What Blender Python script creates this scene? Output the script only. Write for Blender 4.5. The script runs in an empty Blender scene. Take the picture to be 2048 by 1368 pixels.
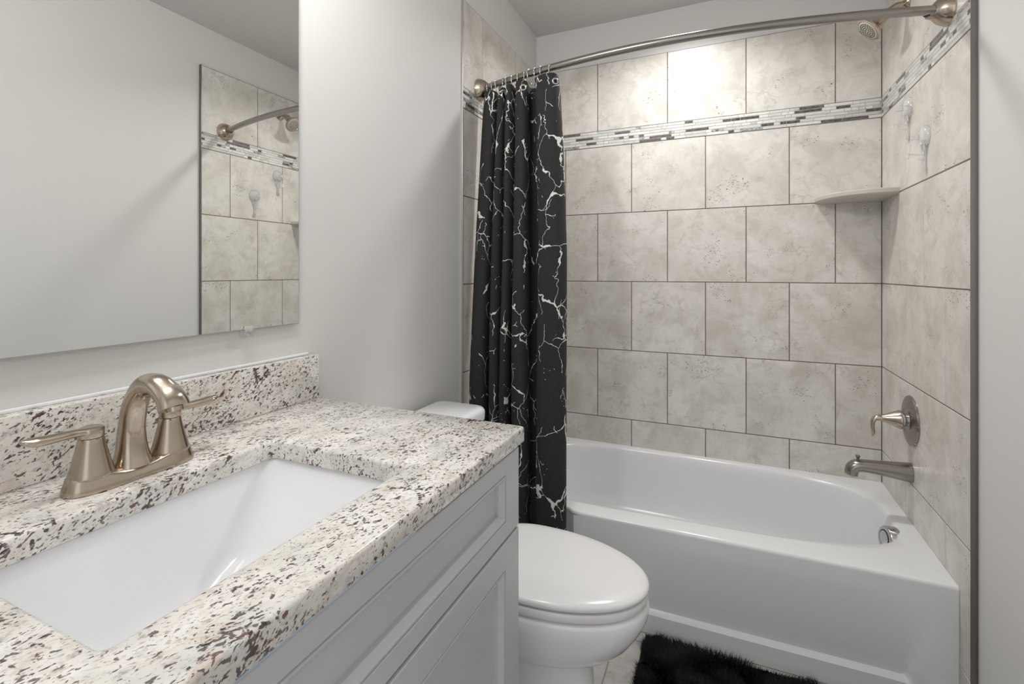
import bpy, bmesh, math, random
import numpy as np
from mathutils import Vector, Matrix
random.seed(7); np.random.seed(7)
PI = math.pi
scene = bpy.context.scene
COL = scene.collection

# ------------------------------------------------------------------ dimensions (metres)
W = 1.481            # tile face to tile face across the room (left wall x = 0)
DECK = 0.3607        # bathtub deck height
TUBY = -0.709        # bathtub front
KZ = 0.906           # countertop height
CEIL = 2.441
CAM = (0.9135, -2.3764, 1.203)

# ------------------------------------------------------------------ camera
cd = bpy.data.cameras.new('camera'); cam = bpy.data.objects.new('camera', cd); COL.objects.link(cam)
cam.location = CAM; cam.rotation_euler = (PI / 2, 0, 0.4182)
cd.sensor_width = 36.0; cd.lens = 968.04 / 2048 * 36.0
cd.shift_y = -(684 - 544.43) / 2048; cd.clip_start = 0.02
scene.camera = cam

# ------------------------------------------------------------------ light and exposure
world = bpy.data.worlds.new('world'); scene.world = world; world.use_nodes = True
world.node_tree.nodes['Background'].inputs[0].default_value = (0.97, 0.985, 1.0, 1)
world.node_tree.nodes['Background'].inputs[1].default_value = 0.75
def lamp(name, kind, loc, power, size, color, rot=(0, 0, 0), size_y=None, spread=None):
    l = bpy.data.lights.new(name, kind); l.energy = power; l.color = color
    if kind == 'AREA':
        l.shape = 'RECTANGLE' if size_y else 'DISK'; l.size = size
        if size_y: l.size_y = size_y
        if spread: l.spread = spread
    else:
        l.shadow_soft_size = size
    o = bpy.data.objects.new(name, l); COL.objects.link(o); o.location = loc; o.rotation_euler = rot
    return o
lamp('tub_downlight', 'AREA', (0.74, -0.41, 2.43), 5.2, 0.15, (1.0, 0.985, 0.97), spread=2.45)
for k, yy in enumerate((-2.16, -1.95, -1.74)):
    lamp('vanity_lamp', 'POINT', (0.29, yy, 2.08), 4.1, 0.05, (1.0, 0.985, 0.965))
scene.view_settings.view_transform = 'Standard'
scene.view_settings.look = 'None'
scene.view_settings.gamma = 1.0
scene.view_settings.use_curve_mapping = False
scene.view_settings.exposure = 0.6

# ------------------------------------------------------------------ material helpers
def srgb(r, g, b):
    f = lambda c: c / 12.92 if c <= 0.04045 else ((c + 0.055) / 1.055) ** 2.4
    return (f(r / 255), f(g / 255), f(b / 255), 1)
class NT:
    def __init__(self, name):
        self.m = bpy.data.materials.new(name); self.m.use_nodes = True
        self.t = self.m.node_tree; self.b = self.t.nodes['Principled BSDF']
    def n(self, kind, **kw):
        x = self.t.nodes.new(kind)
        for k, v in kw.items(): setattr(x, k, v)
        return x
    def link(self, a, b): self.t.links.new(a, b)
    def val(self, sock, v):
        if hasattr(v, 'is_output'): self.link(v, sock)
        else: sock.default_value = v
    def set(self, **kw):
        for k, v in kw.items(): self.val(self.b.inputs[k.replace('_', ' ')], v)
        return self
    def coord(self, which='Object', scale=(1, 1, 1), rot=(0, 0, 0)):
        c = self.n('ShaderNodeTexCoord'); m = self.n('ShaderNodeMapping')
        m.inputs['Scale'].default_value = scale; m.inputs['Rotation'].default_value = rot
        self.link(c.outputs[which], m.inputs['Vector']); return m.outputs[0]
    def noise(self, vec, scale, detail=4, rough=0.5, dist=0.0, out='Fac'):
        x = self.n('ShaderNodeTexNoise'); self.link(vec, x.inputs['Vector'])
        x.inputs['Scale'].default_value = scale; x.inputs['Detail'].default_value = detail
        x.inputs['Roughness'].default_value = rough; x.inputs['Distortion'].default_value = dist
        return x.outputs[out]
    def voro(self, vec, scale, feature='F1', rnd=1.0):
        x = self.n('ShaderNodeTexVoronoi', feature=feature); self.link(vec, x.inputs['Vector'])
        x.inputs['Scale'].default_value = scale; x.inputs['Randomness'].default_value = rnd
        return x.outputs['Distance']
    def ramp(self, fac, *stops):
        x = self.n('ShaderNodeValToRGB'); self.link(fac, x.inputs[0]); e = x.color_ramp.elements
        while len(e) < len(stops): e.new(0.5)
        for el, (p, c) in zip(e, stops):
            el.position = p; el.color = c if isinstance(c, tuple) else (c, c, c, 1)
        return x.outputs[0]
    def mix(self, fac, a, b, mode='MIX'):
        x = self.n('ShaderNodeMix', data_type='RGBA', blend_type=mode)
        self.val(x.inputs[0], fac); self.val(x.inputs[6], a); self.val(x.inputs[7], b)
        return x.outputs[2]
    def math(self, op, a, b=0.0, c=None):
        x = self.n('ShaderNodeMath', operation=op); self.val(x.inputs[0], a); self.val(x.inputs[1], b)
        if c is not None: self.val(x.inputs[2], c)
        return x.outputs[0]
    def vadd(self, a, b, scale=1.0):
        s = self.n('ShaderNodeVectorMath', operation='SCALE'); self.link(b, s.inputs[0]); s.inputs['Scale'].default_value = scale
        x = self.n('ShaderNodeVectorMath', operation='ADD'); self.link(a, x.inputs[0]); self.link(s.outputs[0], x.inputs[1])
        return x.outputs[0]
    def bump(self, h, strength, dist=0.001):
        x = self.n('ShaderNodeBump'); x.inputs['Strength'].default_value = strength; x.inputs['Distance'].default_value = dist
        self.link(h, x.inputs['Height']); self.link(x.outputs[0], self.b.inputs['Normal'])

def plain(name, col, rough=0.5, metal=0.0, **kw):
    t = NT(name); t.set(Base_Color=col, Roughness=rough, Metallic=metal, **kw); return t.m

def painted(name, col):
    t = NT(name); t.set(Base_Color=col, Roughness=0.62)
    v = t.coord('Object'); t.bump(t.noise(v, 260, 3), 0.08, 0.0006); return t.m

M = {}
M['wall'] = painted('wall_paint', srgb(221, 220, 218))
M['ceiling'] = painted('ceiling_paint', srgb(206, 205, 203))
M['trim_white'] = plain('white_trim', srgb(228, 228, 226), 0.35)
M['porcelain'] = plain('white_porcelain', srgb(243, 244, 246), 0.12, Coat_Weight=0.15, Coat_Roughness=0.03)
M['acrylic'] = plain('white_acrylic', srgb(228, 229, 231), 0.16)
M['seat'] = plain('white_plastic', srgb(232, 232, 233), 0.2)
M['cabinet'] = plain('cabinet_paint', srgb(198, 199, 201), 0.33)
M['gap'] = plain('dark_gap', srgb(60, 60, 60), 0.8)
M['chrome'] = plain('chrome', (0.62, 0.62, 0.63, 1), 0.12, 1.0)
M['dark_rubber'] = plain('dark_rubber', (0.02, 0.02, 0.02, 1), 0.6)
M['shelf'] = plain('solid_surface', srgb(196, 191, 181), 0.35)
M['pale_blue'] = plain('pale_blue_strip', srgb(188, 206, 224), 0.5)
M['caulk'] = plain('white_caulk', srgb(240, 241, 243), 0.4)
M['mirror'] = plain('mirror_silver', (0.9, 0.91, 0.9, 1), 0.0, 1.0)
M['mirror_edge'] = plain('mirror_edge', (0.5, 0.52, 0.51, 1), 0.25, 0.6)

def nickel(name, col, rough):
    t = NT(name); v = t.coord('Object', (1, 1, 0.05)); n = t.noise(v, 2600, 2)
    t.set(Base_Color=col, Metallic=1.0, Roughness=rough, Anisotropic=0.5); t.bump(n, 0.03, 0.0003)
    return t.m
M['nickel'] = nickel('brushed_nickel', (0.49, 0.42, 0.345, 1), 0.19)
M['profile_lit'] = nickel('trim_metal_lit', (0.62, 0.61, 0.59, 1), 0.35)  # lit copy of the tile edge metal, its brightness put into the colour
M['nickel_dark'] = nickel('brushed_nickel_dark', (0.33, 0.31, 0.285, 1), 0.22)
M['profile'] = nickel('trim_metal_shaded', (0.25, 0.235, 0.22, 1), 0.4)  # shaded copy of that metal, shade of the edge put into the colour

def clear(name):
    t = NT(name); t.set(Base_Color=(0.98, 0.98, 0.98, 1), Roughness=0.06, Transmission_Weight=0.72, IOR=1.3, Coat_Weight=0.6, Coat_Roughness=0.03); return t.m
M['clear'] = clear('clear_plastic')

def tile_mat():
    t = NT('travertine_tile'); uv = t.coord('UV')
    big = t.noise(uv, 5.5, 6, 0.62, 0.6); mid = t.noise(uv, 15, 7, 0.68, 0.4)
    st = t.coord('UV', (1, 2.6, 1)); grain = t.noise(st, 42, 6, 0.7, 0.8)
    base = t.ramp(big, (0.34, srgb(203, 198, 190)), (0.50, srgb(217, 213, 206)), (0.64, srgb(227, 223, 218)))
    base = t.mix(t.ramp(mid, (0.50, 0.0), (0.60, 0.36)), base, srgb(187, 181, 172))
    base = t.mix(t.ramp(grain, (0.52, 0.0), (0.72, 0.22)), base, srgb(174, 166, 156))
    # thin broken veins
    w = t.vadd(uv, t.noise(uv, 9, 5, 0.6, 0, 'Color'), 0.16)
    edge = t.voro(w, 11, 'DISTANCE_TO_EDGE')
    vein = t.math('MULTIPLY', t.ramp(edge, (0.0, 0.34), (0.05, 0.0)), t.ramp(t.noise(uv, 6.5, 3), (0.52, 0.0), (0.64, 1.0)))
    base = t.mix(vein, base, srgb(150, 141, 130))
    # clusters of little pits
    pv = t.vadd(t.coord('UV', (1, 1.6, 1)), t.noise(uv, 60, 2, 0.5, 0, 'Color'), 0.02)
    pit = t.voro(pv, 125, 'F1')
    cl = t.ramp(t.noise(uv, 7.5, 4, 0.6, 0.5), (0.535, 0.0), (0.62, 1.0))
    keep = t.ramp(t.noise(uv, 70, 2), (0.46, 0.0), (0.54, 1.0))
    pits = t.math('LESS_THAN', pit, t.math('MULTIPLY', t.math('MULTIPLY', cl, keep), 0.30))
    base = t.mix(t.math('MULTIPLY', pits, 0.9), base, srgb(74, 68, 62))
    t.set(Base_Color=base, Roughness=t.ramp(mid, (0.3, 0.28), (0.7, 0.38)), Specular_IOR_Level=0.45)
    t.bump(t.math('SUBTRACT', 1.0, pits), 0.2, 0.0008)
    return t.m
M['tile'] = tile_mat()
M['grout'] = painted('grout', srgb(112, 104, 95))
def floor_mat():
    t = NT('floor_tile'); uv = t.coord('UV')
    big = t.noise(uv, 6, 6, 0.6, 0.8); mid = t.noise(uv, 24, 6, 0.65, 1.0)
    base = t.ramp(big, (0.32, srgb(170, 166, 160)), (0.5, srgb(196, 193, 188)), (0.66, srgb(212, 210, 206)))
    base = t.mix(t.ramp(mid, (0.54, 0.0), (0.68, 0.5)), base, srgb(150, 146, 140))
    t.set(Base_Color=base, Roughness=0.3); return t.m
M['floor'] = floor_mat()
M['floor_grout'] = plain('floor_grout', srgb(150, 147, 143), 0.8)

def glass_tile(name, a, b, scale, rough=0.08):
    t = NT(name); uv = t.coord('UV', (1, 3.5, 1)); n = t.noise(uv, scale, 5, 0.65, 2.2)
    t.set(Base_Color=t.ramp(n, (0.40, a), (0.56, b)), Roughness=rough, Coat_Weight=0.5, Coat_Roughness=0.03); return t.m
M['mos'] = [glass_tile('mosaic_white', srgb(218, 218, 214), srgb(230, 230, 227), 20),
            glass_tile('mosaic_pale', srgb(205, 207, 202), srgb(218, 219, 215), 20),
            glass_tile('mosaic_grey', srgb(190, 190, 186), srgb(208, 208, 204), 20),
            glass_tile('mosaic_dark', srgb(52, 50, 49), srgb(112, 106, 101), 34),
            glass_tile('mosaic_marbled', srgb(74, 72, 72), srgb(196, 195, 192), 40)]
M['mos_grout'] = plain('mosaic_grout', srgb(172, 170, 165), 0.7)

def granite():
    t = NT('granite'); v0 = t.coord('Object', (1, 1, 1), (-0.50, 0.10, 0.32))
    c = t.n('ShaderNodeMapping'); c.inputs['Scale'].default_value = (1.35, 0.62, 1.25); t.link(v0, c.inputs['Vector']); v = c.outputs[0]
    cloud = t.noise(v, 13, 4, 0.6, 0.5); cloud2 = t.noise(v, 30, 5, 0.65, 1.0)
    base = t.ramp(cloud, (0.36, srgb(213, 213, 208)), (0.50, srgb(231, 227, 221)), (0.62, srgb(241, 239, 235)))
    base = t.mix(t.ramp(cloud2, (0.53, 0.0), (0.68, 0.62)), base, srgb(212, 192, 176))
    base = t.mix(t.ramp(t.noise(v, 55, 5, 0.7, 0.6), (0.54, 0.0), (0.66, 0.6)), base, srgb(170, 166, 160))
    base = t.mix(t.ramp(t.noise(v, 210, 3, 0.6, 0.3), (0.57, 0.0), (0.65, 0.55)), base, srgb(140, 131, 124))
    cl = t.math('MULTIPLY', t.math('SUBTRACT', t.noise(v, 20, 3, 0.5, 0.3), 0.5), 0.34)
    w = t.vadd(v, t.noise(v, 55, 2, 0.5, 0, 'Color'), 0.008)
    f0 = t.math('ADD', t.noise(w, 185, 2, 0.5, 0.2), cl)
    base = t.mix(t.ramp(f0, (0.612, 0.0), (0.652, 0.85)), base, srgb(70, 60, 60))
    f1 = t.math('ADD', t.noise(w, 118, 3, 0.5, 0.25), cl)
    base = t.mix(t.ramp(f1, (0.630, 0.0), (0.660, 0.93)), base, srgb(50, 42, 45))
    w2 = t.n('ShaderNodeVectorMath', operation='ADD'); t.link(w, w2.inputs[0]); w2.inputs[1].default_value = (3.1, 7.7, 1.3)
    f2 = t.math('ADD', t.noise(w2.outputs[0], 112, 3, 0.5, 0.3), t.math('MULTIPLY', cl, 0.7))
    base = t.mix(t.ramp(f2, (0.636, 0.0), (0.67, 0.9)), base, srgb(92, 48, 48))
    t.set(Base_Color=base, Roughness=0.16, Coat_Weight=0.25, Coat_Roughness=0.05)
    return t.m
M['granite'] = granite()

def curtain_mat():
    t = NT('black_marble_print_fabric'); uv = t.coord('UV')
    n1 = t.noise(uv, 7, 4, 0.55, 0.2, 'Color'); w = t.vadd(uv, n1, 0.10)
    w = t.vadd(w, t.noise(uv, 40, 3, 0.55, 0, 'Color'), 0.010)
    mp = t.n('ShaderNodeMapping'); mp.inputs['Rotation'].default_value = (0, 0, 0.45); mp.inputs['Scale'].default_value = (1.5, 0.8, 1); t.link(w, mp.inputs['Vector'])
    e1 = t.voro(mp.outputs[0], 6.8, 'DISTANCE_TO_EDGE')
    th = t.math('MULTIPLY', t.ramp(t.noise(uv, 16, 3), (0.52, 0.0), (0.74, 1.0)), 0.040)
    v1 = t.math('LESS_THAN', e1, t.math('ADD', th, 0.0050))
    br = t.math('GREATER_THAN', t.noise(uv, 6, 3), 0.455)
    v1 = t.math('MULTIPLY', v1, br)
    mp2 = t.n('ShaderNodeMapping'); mp2.inputs['Rotation'].default_value = (0, 0, -0.5); mp2.inputs['Location'].default_value = (3, 1, 0); mp2.inputs['Scale'].default_value = (1.5, 0.75, 1); t.link(w, mp2.inputs['Vector'])
    e2 = t.voro(mp2.outputs[0], 11, 'DISTANCE_TO_EDGE')
    v2 = t.math('MULTIPLY', t.math('LESS_THAN', e2, 0.009), t.math('GREATER_THAN', t.noise(uv, 7, 2), 0.56))
    sp = t.math('MULTIPLY', t.math('LESS_THAN', t.voro(uv, 75), 0.12), t.math('GREATER_THAN', t.noise(uv, 12, 2), 0.60))
    v = t.math('MAXIMUM', t.math('MAXIMUM', v1, v2), sp)
    wx = t.noise(t.coord('UV', (60, 1400, 1)), 1, 2); wy = t.noise(t.coord('UV', (1400, 60, 1)), 1, 2)
    weave = t.math('ADD', wx, wy)
    base = t.mix(t.math('MULTIPLY_ADD', weave, 1.6, -1.1), (0.011, 0.0112, 0.012, 1), (0.036, 0.036, 0.037, 1))
    base = t.mix(v, base, srgb(226, 226, 222))
    t.set(Base_Color=base, Roughness=0.9)
    t.bump(weave, 0.25, 0.0006); return t.m
M['curtain'] = curtain_mat()
M['hem'] = plain('black_hem', (0.02, 0.02, 0.021, 1), 0.9)

def fur():
    t = NT('black_fur'); a = t.n('ShaderNodeTexCoord')
    n = t.noise(a.outputs['Object'], 14, 3)
    t.set(Base_Color=t.ramp(n, (0.35, (0.002, 0.0023, 0.003, 1)), (0.7, (0.010, 0.011, 0.015, 1))), Roughness=0.6, Specular_IOR_Level=0.3); return t.m
M['fur'] = fur()

# ------------------------------------------------------------------ object helpers
LOC = {}
def tag(o, label, cat, group=None):
    o['label'] = label; o['category'] = cat
    if group: o['group'] = group
    return o
def thing(name, label, cat, loc, group=None):
    o = bpy.data.objects.new(name, None); COL.objects.link(o); o.location = loc
    o.empty_display_size = 0.05; LOC[o.name] = Vector(loc)
    return tag(o, label, cat, group)
def wl(o):
    return LOC.get(o.name, Vector(o.location))
def mesh(name, verts, faces, mat, parent=None, uvs=None, mi=None, angle=35, loc=None, smooth=True):
    """verts in world coordinates; the object's origin goes to loc, else to its parent's, else to the base centre."""
    V = np.asarray(verts, float).reshape(-1, 3)
    if loc is None:
        loc = wl(parent) if parent else Vector(((V[:, 0].min() + V[:, 0].max()) / 2, (V[:, 1].min() + V[:, 1].max()) / 2, V[:, 2].min()))
    loc = Vector(loc)
    me = bpy.data.meshes.new(name)
    me.from_pydata([tuple(p) for p in (V - np.array(loc))], [], [tuple(f) for f in faces])
    mats = mat if isinstance(mat, (list, tuple)) else [mat]
    for m in mats: me.materials.append(m)
    if mi is not None: me.polygons.foreach_set('material_index', list(mi))
    if uvs is not None:
        l = me.uv_layers.new(name='UVMap'); l.data.foreach_set('uv', [c for f in uvs for p in f for c in p])
    me.validate()
    if smooth:
        me.shade_smooth()
        me.set_sharp_from_angle(angle=math.radians(angle))
    me.update()
    o = bpy.data.objects.new(name, me); COL.objects.link(o)
    if parent:
        o.parent = parent; o.location = loc - wl(parent)
    else:
        o.location = loc
    LOC[o.name] = loc
    return o
def bm_obj(name, bm, mat, parent=None, angle=35, loc=None):
    bmesh.ops.recalc_face_normals(bm, faces=bm.faces)
    bm.verts.index_update()
    v = [tuple(x.co) for x in bm.verts]; f = [[x.index for x in p.verts] for p in bm.faces]; bm.free()
    return mesh(name, v, f, mat, parent, angle=angle, loc=loc)
def add_box(bm, lo, hi, bev=0.0, seg=2):
    c = [(a + b) / 2 for a, b in zip(lo, hi)]; s = [b - a for a, b in zip(lo, hi)]
    r = bmesh.ops.create_cube(bm, size=1.0, matrix=Matrix.Translation(c) @ Matrix.Diagonal((*s, 1)))
    if bev > 0:
        e = list({e for v in r['verts'] for e in v.link_edges})
        bmesh.ops.bevel(bm, geom=e, offset=bev, segments=seg, profile=0.6, affect='EDGES')
def box(name, lo, hi, mat, parent=None, bev=0.0, seg=2, loc=None):
    bm = bmesh.new(); add_box(bm, lo, hi, bev, seg); return bm_obj(name, bm, mat, parent, loc=loc)
class G:
    """collects verts and faces"""
    def __init__(self): self.v = []; self.f = []
    def ring_loft(self, rings, closed=True, cap0=True, cap1=True):
        n = len(rings[0]); b = len(self.v)
        for r in rings: self.v += [tuple(p) for p in r]
        m = n if closed else n - 1
        for i in range(len(rings) - 1):
            for j in range(m):
                k = (j + 1) % n
                self.f.append((b + i * n + j, b + i * n + k, b + (i + 1) * n + k, b + (i + 1) * n + j))
        if cap0: self.f.append(tuple(b + j for j in reversed(range(n))))
        if cap1: self.f.append(tuple(b + (len(rings) - 1) * n + j for j in range(n)))
        return self
    def lathe(self, prof, origin, axis, n=48, up=None):
        """prof: (radius, distance along axis) pairs"""
        a = Vector(axis).normalized(); u = a.orthogonal().normalized(); w = a.cross(u); o = Vector(origin); rings = []
        for r, h in prof:
            r = max(r, 1e-5); rings.append([o + a * h + u * (r * math.cos(t)) + w * (r * math.sin(t)) for t in np.linspace(0, 2 * PI, n, endpoint=False)])
        return self.ring_loft(rings)
    def tube(self, pts, rad, n=20, up=(0, 0, 1), cap=True, power=2.0):
        """rad: one radius, or per-point (side radius, up radius)"""
        P = [Vector(p) for p in pts]; rings = []; u = None
        for i, p in enumerate(P):
            d = (P[min(i + 1, len(P) - 1)] - P[max(i - 1, 0)]).normalized()
            if u is None:
                u = Vector(up); u = (u - d * u.dot(d)).normalized()
            else:
                u = (u - d * u.dot(d)).normalized()
            s = d.cross(u); r = rad[i] if isinstance(rad, (list, tuple, np.ndarray)) and not isinstance(rad, float) else rad
            ra, rb = (r if isinstance(r, (tuple, list)) else (r, r)); ring = []
            for t in np.linspace(0, 2 * PI, n, endpoint=False):
                ct, st = math.cos(t), math.sin(t)
                ct = math.copysign(abs(ct) ** (2 / power), ct); st = math.copysign(abs(st) ** (2 / power), st)
                ring.append(p + s * (ra * ct) + u * (rb * st))
            rings.append(ring)
        return self.ring_loft(rings, True, cap, cap)
    def loop(self, pts, rad, n=10):
        """closed tube"""
        P = [Vector(p) for p in pts]; m = len(P); rings = []; c = sum(P, Vector()) / m
        nrm = (P[0] - c).cross(P[m // 4] - c).normalized()
        for i, p in enumerate(P):
            d = (P[(i + 1) % m] - P[i - 1]).normalized(); u = nrm; s = d.cross(u)
            rings.append([p + s * (rad * math.cos(t)) + u * (rad * math.sin(t)) for t in np.linspace(0, 2 * PI, n, endpoint=False)])
        rings.append(rings[0]); return self.ring_loft(rings, True, False, False)
    def out(self, name, mat, parent=None, angle=35, loc=None):
        bm = bmesh.new(); vs = [bm.verts.new(p) for p in self.v]
        for f in self.f:
            try: bm.faces.new([vs[i] for i in f])
            except ValueError: pass
        bmesh.ops.remove_doubles(bm, verts=bm.verts, dist=1e-5)
        return bm_obj(name, bm, mat, parent, angle, loc)
def struct(o):
    o['kind'] = 'structure'; return o
def spline(pts, n):
    """Catmull-Rom through the points, n samples per span"""
    P = [np.array(p, float) for p in pts]; P = [2 * P[0] - P[1]] + P + [2 * P[-1] - P[-2]]; out = []
    for i in range(1, len(P) - 2):
        a, b, c, d = P[i - 1:i + 3]
        for t in np.linspace(0, 1, n, endpoint=False):
            out.append(0.5 * (2 * b + (c - a) * t + (2 * a - 5 * b + 4 * c - d) * t * t + (3 * b - a - 3 * c + d) * t ** 3))
    out.append(P[-2]); return out

# ------------------------------------------------------------------ room shell
PL, PR, PB = -0.004, W + 0.014, 0.009       # painted faces of the left, right and back walls
YR = -3.0
wall_left = struct(box('wall_left', (PL - 0.1, YR - 0.1, 0), (PL, PB + 0.1, CEIL), M['wall']))
wall_right = struct(box('wall_right', (PR, YR - 0.1, 0), (PR + 0.1, PB + 0.1, CEIL), M['wall']))
wall_back = struct(box('wall_back', (PL, PB, 0), (PR, PB + 0.1, CEIL), M['wall']))
bm = bmesh.new()                            # unseen rear wall; its doorway opening is put in to admit soft fill light
add_box(bm, (PL, YR - 0.1, 0), (0.62, YR, CEIL)); add_box(bm, (1.42, YR - 0.1, 0), (PR, YR, CEIL)); add_box(bm, (0.62, YR - 0.1, 2.05), (1.42, YR, CEIL))
wall_rear = struct(bm_obj('wall_rear', bm, M['wall']))
struct(box('ceiling', (PL - 0.1, YR - 0.1, CEIL), (PR + 0.1, PB + 0.1, CEIL + 0.1), M['ceiling']))
struct(box('baseboard_right', (PR - 0.013, YR, 0), (PR, -0.79, 0.095), M['trim_white'], bev=0.003))
struct(box('baseboard_left', (PL, -1.50, 0), (PL + 0.013, -0.80, 0.095), M['trim_white'], bev=0.003))

TW = 0.3334
ZS = [-0.18, 0.1545, 0.4885, 0.8231, 1.1575, 1.4929, 1.8254]; ZM, ZT = 1.9033, 2.2382
def tile_cells(u0, u1, z0, z1, phase):
    k0 = math.floor((u0 - phase) / TW); c = []
    for k in range(k0, k0 + 12):
        a, b = phase + k * TW, phase + (k + 1) * TW
        a2, b2 = max(a, u0), min(b, u1)
        if b2 - a2 > 0.004: c.append((a2, b2, z0, z1))
    return c
def slab(name, cells, place, mats, parent, gap=0.0016, cham=0.0012, rec=0.0018, thick=0.007, pick=None, area=None):
    """flat field of tiles with bevelled edges over a grout bed; place(u, z, d) maps wall coordinates to the world"""
    v = []; f = []; uv = []; mi = []
    for (a, b, z0, z1) in cells:
        a += gap; b -= gap; y0 = z0 + gap; y1 = z1 - gap
        if b - a < 0.003: continue
        ru, rz = random.uniform(0, 40), random.uniform(0, 40); i = len(v); m = pick() if pick else 0
        o = [(a, y0), (b, y0), (b, y1), (a, y1)]; q = [(a + cham, y0 + cham), (b - cham, y0 + cham), (b - cham, y1 - cham), (a + cham, y1 - cham)]
        v += [place(p[0], p[1], -rec) for p in o] + [place(p[0], p[1], 0) for p in q]
        f.append((i + 4, i + 5, i + 6, i + 7)); uv.append([(p[0] + ru, p[1] + rz) for p in q]); mi.append(m)
        for k in range(4):
            l = (k + 1) % 4; f.append((i + k, i + l, i + 4 + l, i + 4 + k)); mi.append(m)
            uv.append([(o[k][0] + ru, o[k][1] + rz), (o[l][0] + ru, o[l][1] + rz), (q[l][0] + ru, q[l][1] + rz), (q[k][0] + ru, q[k][1] + rz)])
    u0, u1, z0, z1 = area; i = len(v); g = len(mats) - 1
    v += [place(u, z, d) for d in (-rec + 0.0002, -thick) for (u, z) in ((u0, z0), (u1, z0), (u1, z1), (u0, z1))]
    for q in ((0, 1, 2, 3), (7, 6, 5, 4), (0, 4, 5, 1), (1, 5, 6, 2), (2, 6, 7, 3), (3, 7, 4, 0)):
        f.append(tuple(i + k for k in q)); uv.append([(0, 0)] * 4); mi.append(g)
    return mesh(name, v, f, mats, parent, uvs=uv, mi=mi, angle=20, smooth=False)
def tiled(parent, u0, u1, place, phase, zlow):
    cells = []
    for r in range(len(ZS) - 1):
        if ZS[r + 1] <= zlow: continue
        ph = phase if r % 2 == 0 else phase
        ph = phase + (TW / 2 if r in (1, 3, 5) else 0)
        if r == 0: ph = phase
        cells += tile_cells(u0, u1, max(ZS[r], zlow), ZS[r + 1], ph)
    cells += tile_cells(u0, u1, ZM, ZT, phase)
    slab('tile_field', cells, place, [M['tile'], M['grout']], parent, area=(u0, u1, zlow, ZT))
    mc = []; n = 6; h = (ZM - ZS[-1]) / n
    for r in range(n):
        u = u0 - random.uniform(0, 0.05)
        while u < u1:
            L = random.choice((0.024, 0.024, 0.036, 0.05, 0.075, 0.09, 0.10))
            a, b = max(u, u0), min(u + L, u1)
            if b - a > 0.004: mc.append((a, b, ZS[-1] + r * h, ZS[-1] + (r + 1) * h))
            u += L
    def pick():
        r = random.random()
        return 3 if r < 0.15 else 4 if r < 0.22 else 2 if r < 0.42 else 1 if r < 0.72 else 0
    slab('mosaic_band', mc, lambda u, z, d: place(u, z, d + 0.0015), M['mos'] + [M['mos_grout']], parent, gap=0.0008, cham=0.0008, rec=0.0009, pick=pick, area=(u0, u1, ZS[-1], ZM), thick=0.006)
# rows at .4885-.8231 and 1.1575-1.4929 share one phase, the others are half a tile over
tiled(wall_back, 0.0, W, lambda u, z, d: (u, -d, z), 1.3239 - 3 * TW, 0.3)
tiled(wall_right, -0.7747, 0.0, lambda u, z, d: (W - d, u, z), -0.1182, 0.0)
tiled(wall_left, -0.7843, 0.0, lambda u, z, d: (0.003 + d, u, z), -0.2872, 0.0)
struct(box('trim_1', (PL - 0.001, -0.7868, 0), (0.0045, -0.7838, ZT + 0.002), M['profile_lit'], bev=0.0006))
struct(box('trim_2', (W - 0.0012, -0.7766, 0), (PR + 0.001, -0.7742, ZT + 0.002), M['profile'], bev=0.0006))

# floor tiles
def floor_cells():
    c = []
    for i in range(-1, 5):
        for j in range(-1, 10):
            a, b = 0.245 + i * TW, 0.245 + (i + 1) * TW; z0, z1 = -3.1 + j * TW, -3.1 + (j + 1) * TW
            a, b, z0, z1 = max(a, PL), min(b, PR), max(z0, YR), min(z1, 0.0)
            if b - a > 0.01 and z1 - z0 > 0.01: c.append((a, b, z0, z1))
    return c
fl = slab('floor', floor_cells(), lambda u, z, d: (u, z, d), [M['floor'], M['floor_grout']], None, thick=0.05, area=(PL, PR, YR - 0.1, 0.0))
struct(fl)

# ------------------------------------------------------------------ vanity
VY0, VY1 = -2.396, -1.521
van = thing('vanity_cabinet', 'light grey painted vanity cabinet under the granite countertop', 'cabinet', (0.265, (VY0 + VY1) / 2, 0))
bm = bmesh.new()
add_box(bm, (PL + 0.002, VY0, 0.10), (0.53, VY1, 0.70), 0.001, 1)
add_box(bm, (PL + 0.002, VY0, 0.70), (0.53, VY0 + 0.018, 0.876)); add_box(bm, (PL + 0.002, VY1 - 0.018, 0.70), (0.53, VY1, 0.876), 0.001, 1)
add_box(bm, (0.512, VY0 + 0.018, 0.70), (0.53, VY1 - 0.018, 0.876)); add_box(bm, (PL + 0.002, VY0 + 0.018, 0.70), (0.02, VY1 - 0.018, 0.876))
bm_obj('carcass', bm, M['cabinet'], van)
box('toe_kick', (0.02, VY0 + 0.005, 0.0), (0.46, VY1 - 0.005, 0.10), M['cabinet'], van)
def panel(name, y0, y1, z0, z1, prof, mat, parent):
    """frame-and-panel front facing +x: prof = (inset from the left/right edge, inset from the top/bottom edge, height above the carcass face)"""
    g = G(); rings = []
    for (iy, iz, h) in prof:
        rings.append([(0.53 + h, y0 + iy, z0 + iz), (0.53 + h, y1 - iy, z0 + iz), (0.53 + h, y1 - iy, z1 - iz), (0.53 + h, y0 + iy, z1 - iz)])
    g.ring_loft(rings, True, True, True)
    return g.out(name, mat, parent, angle=12)
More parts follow.
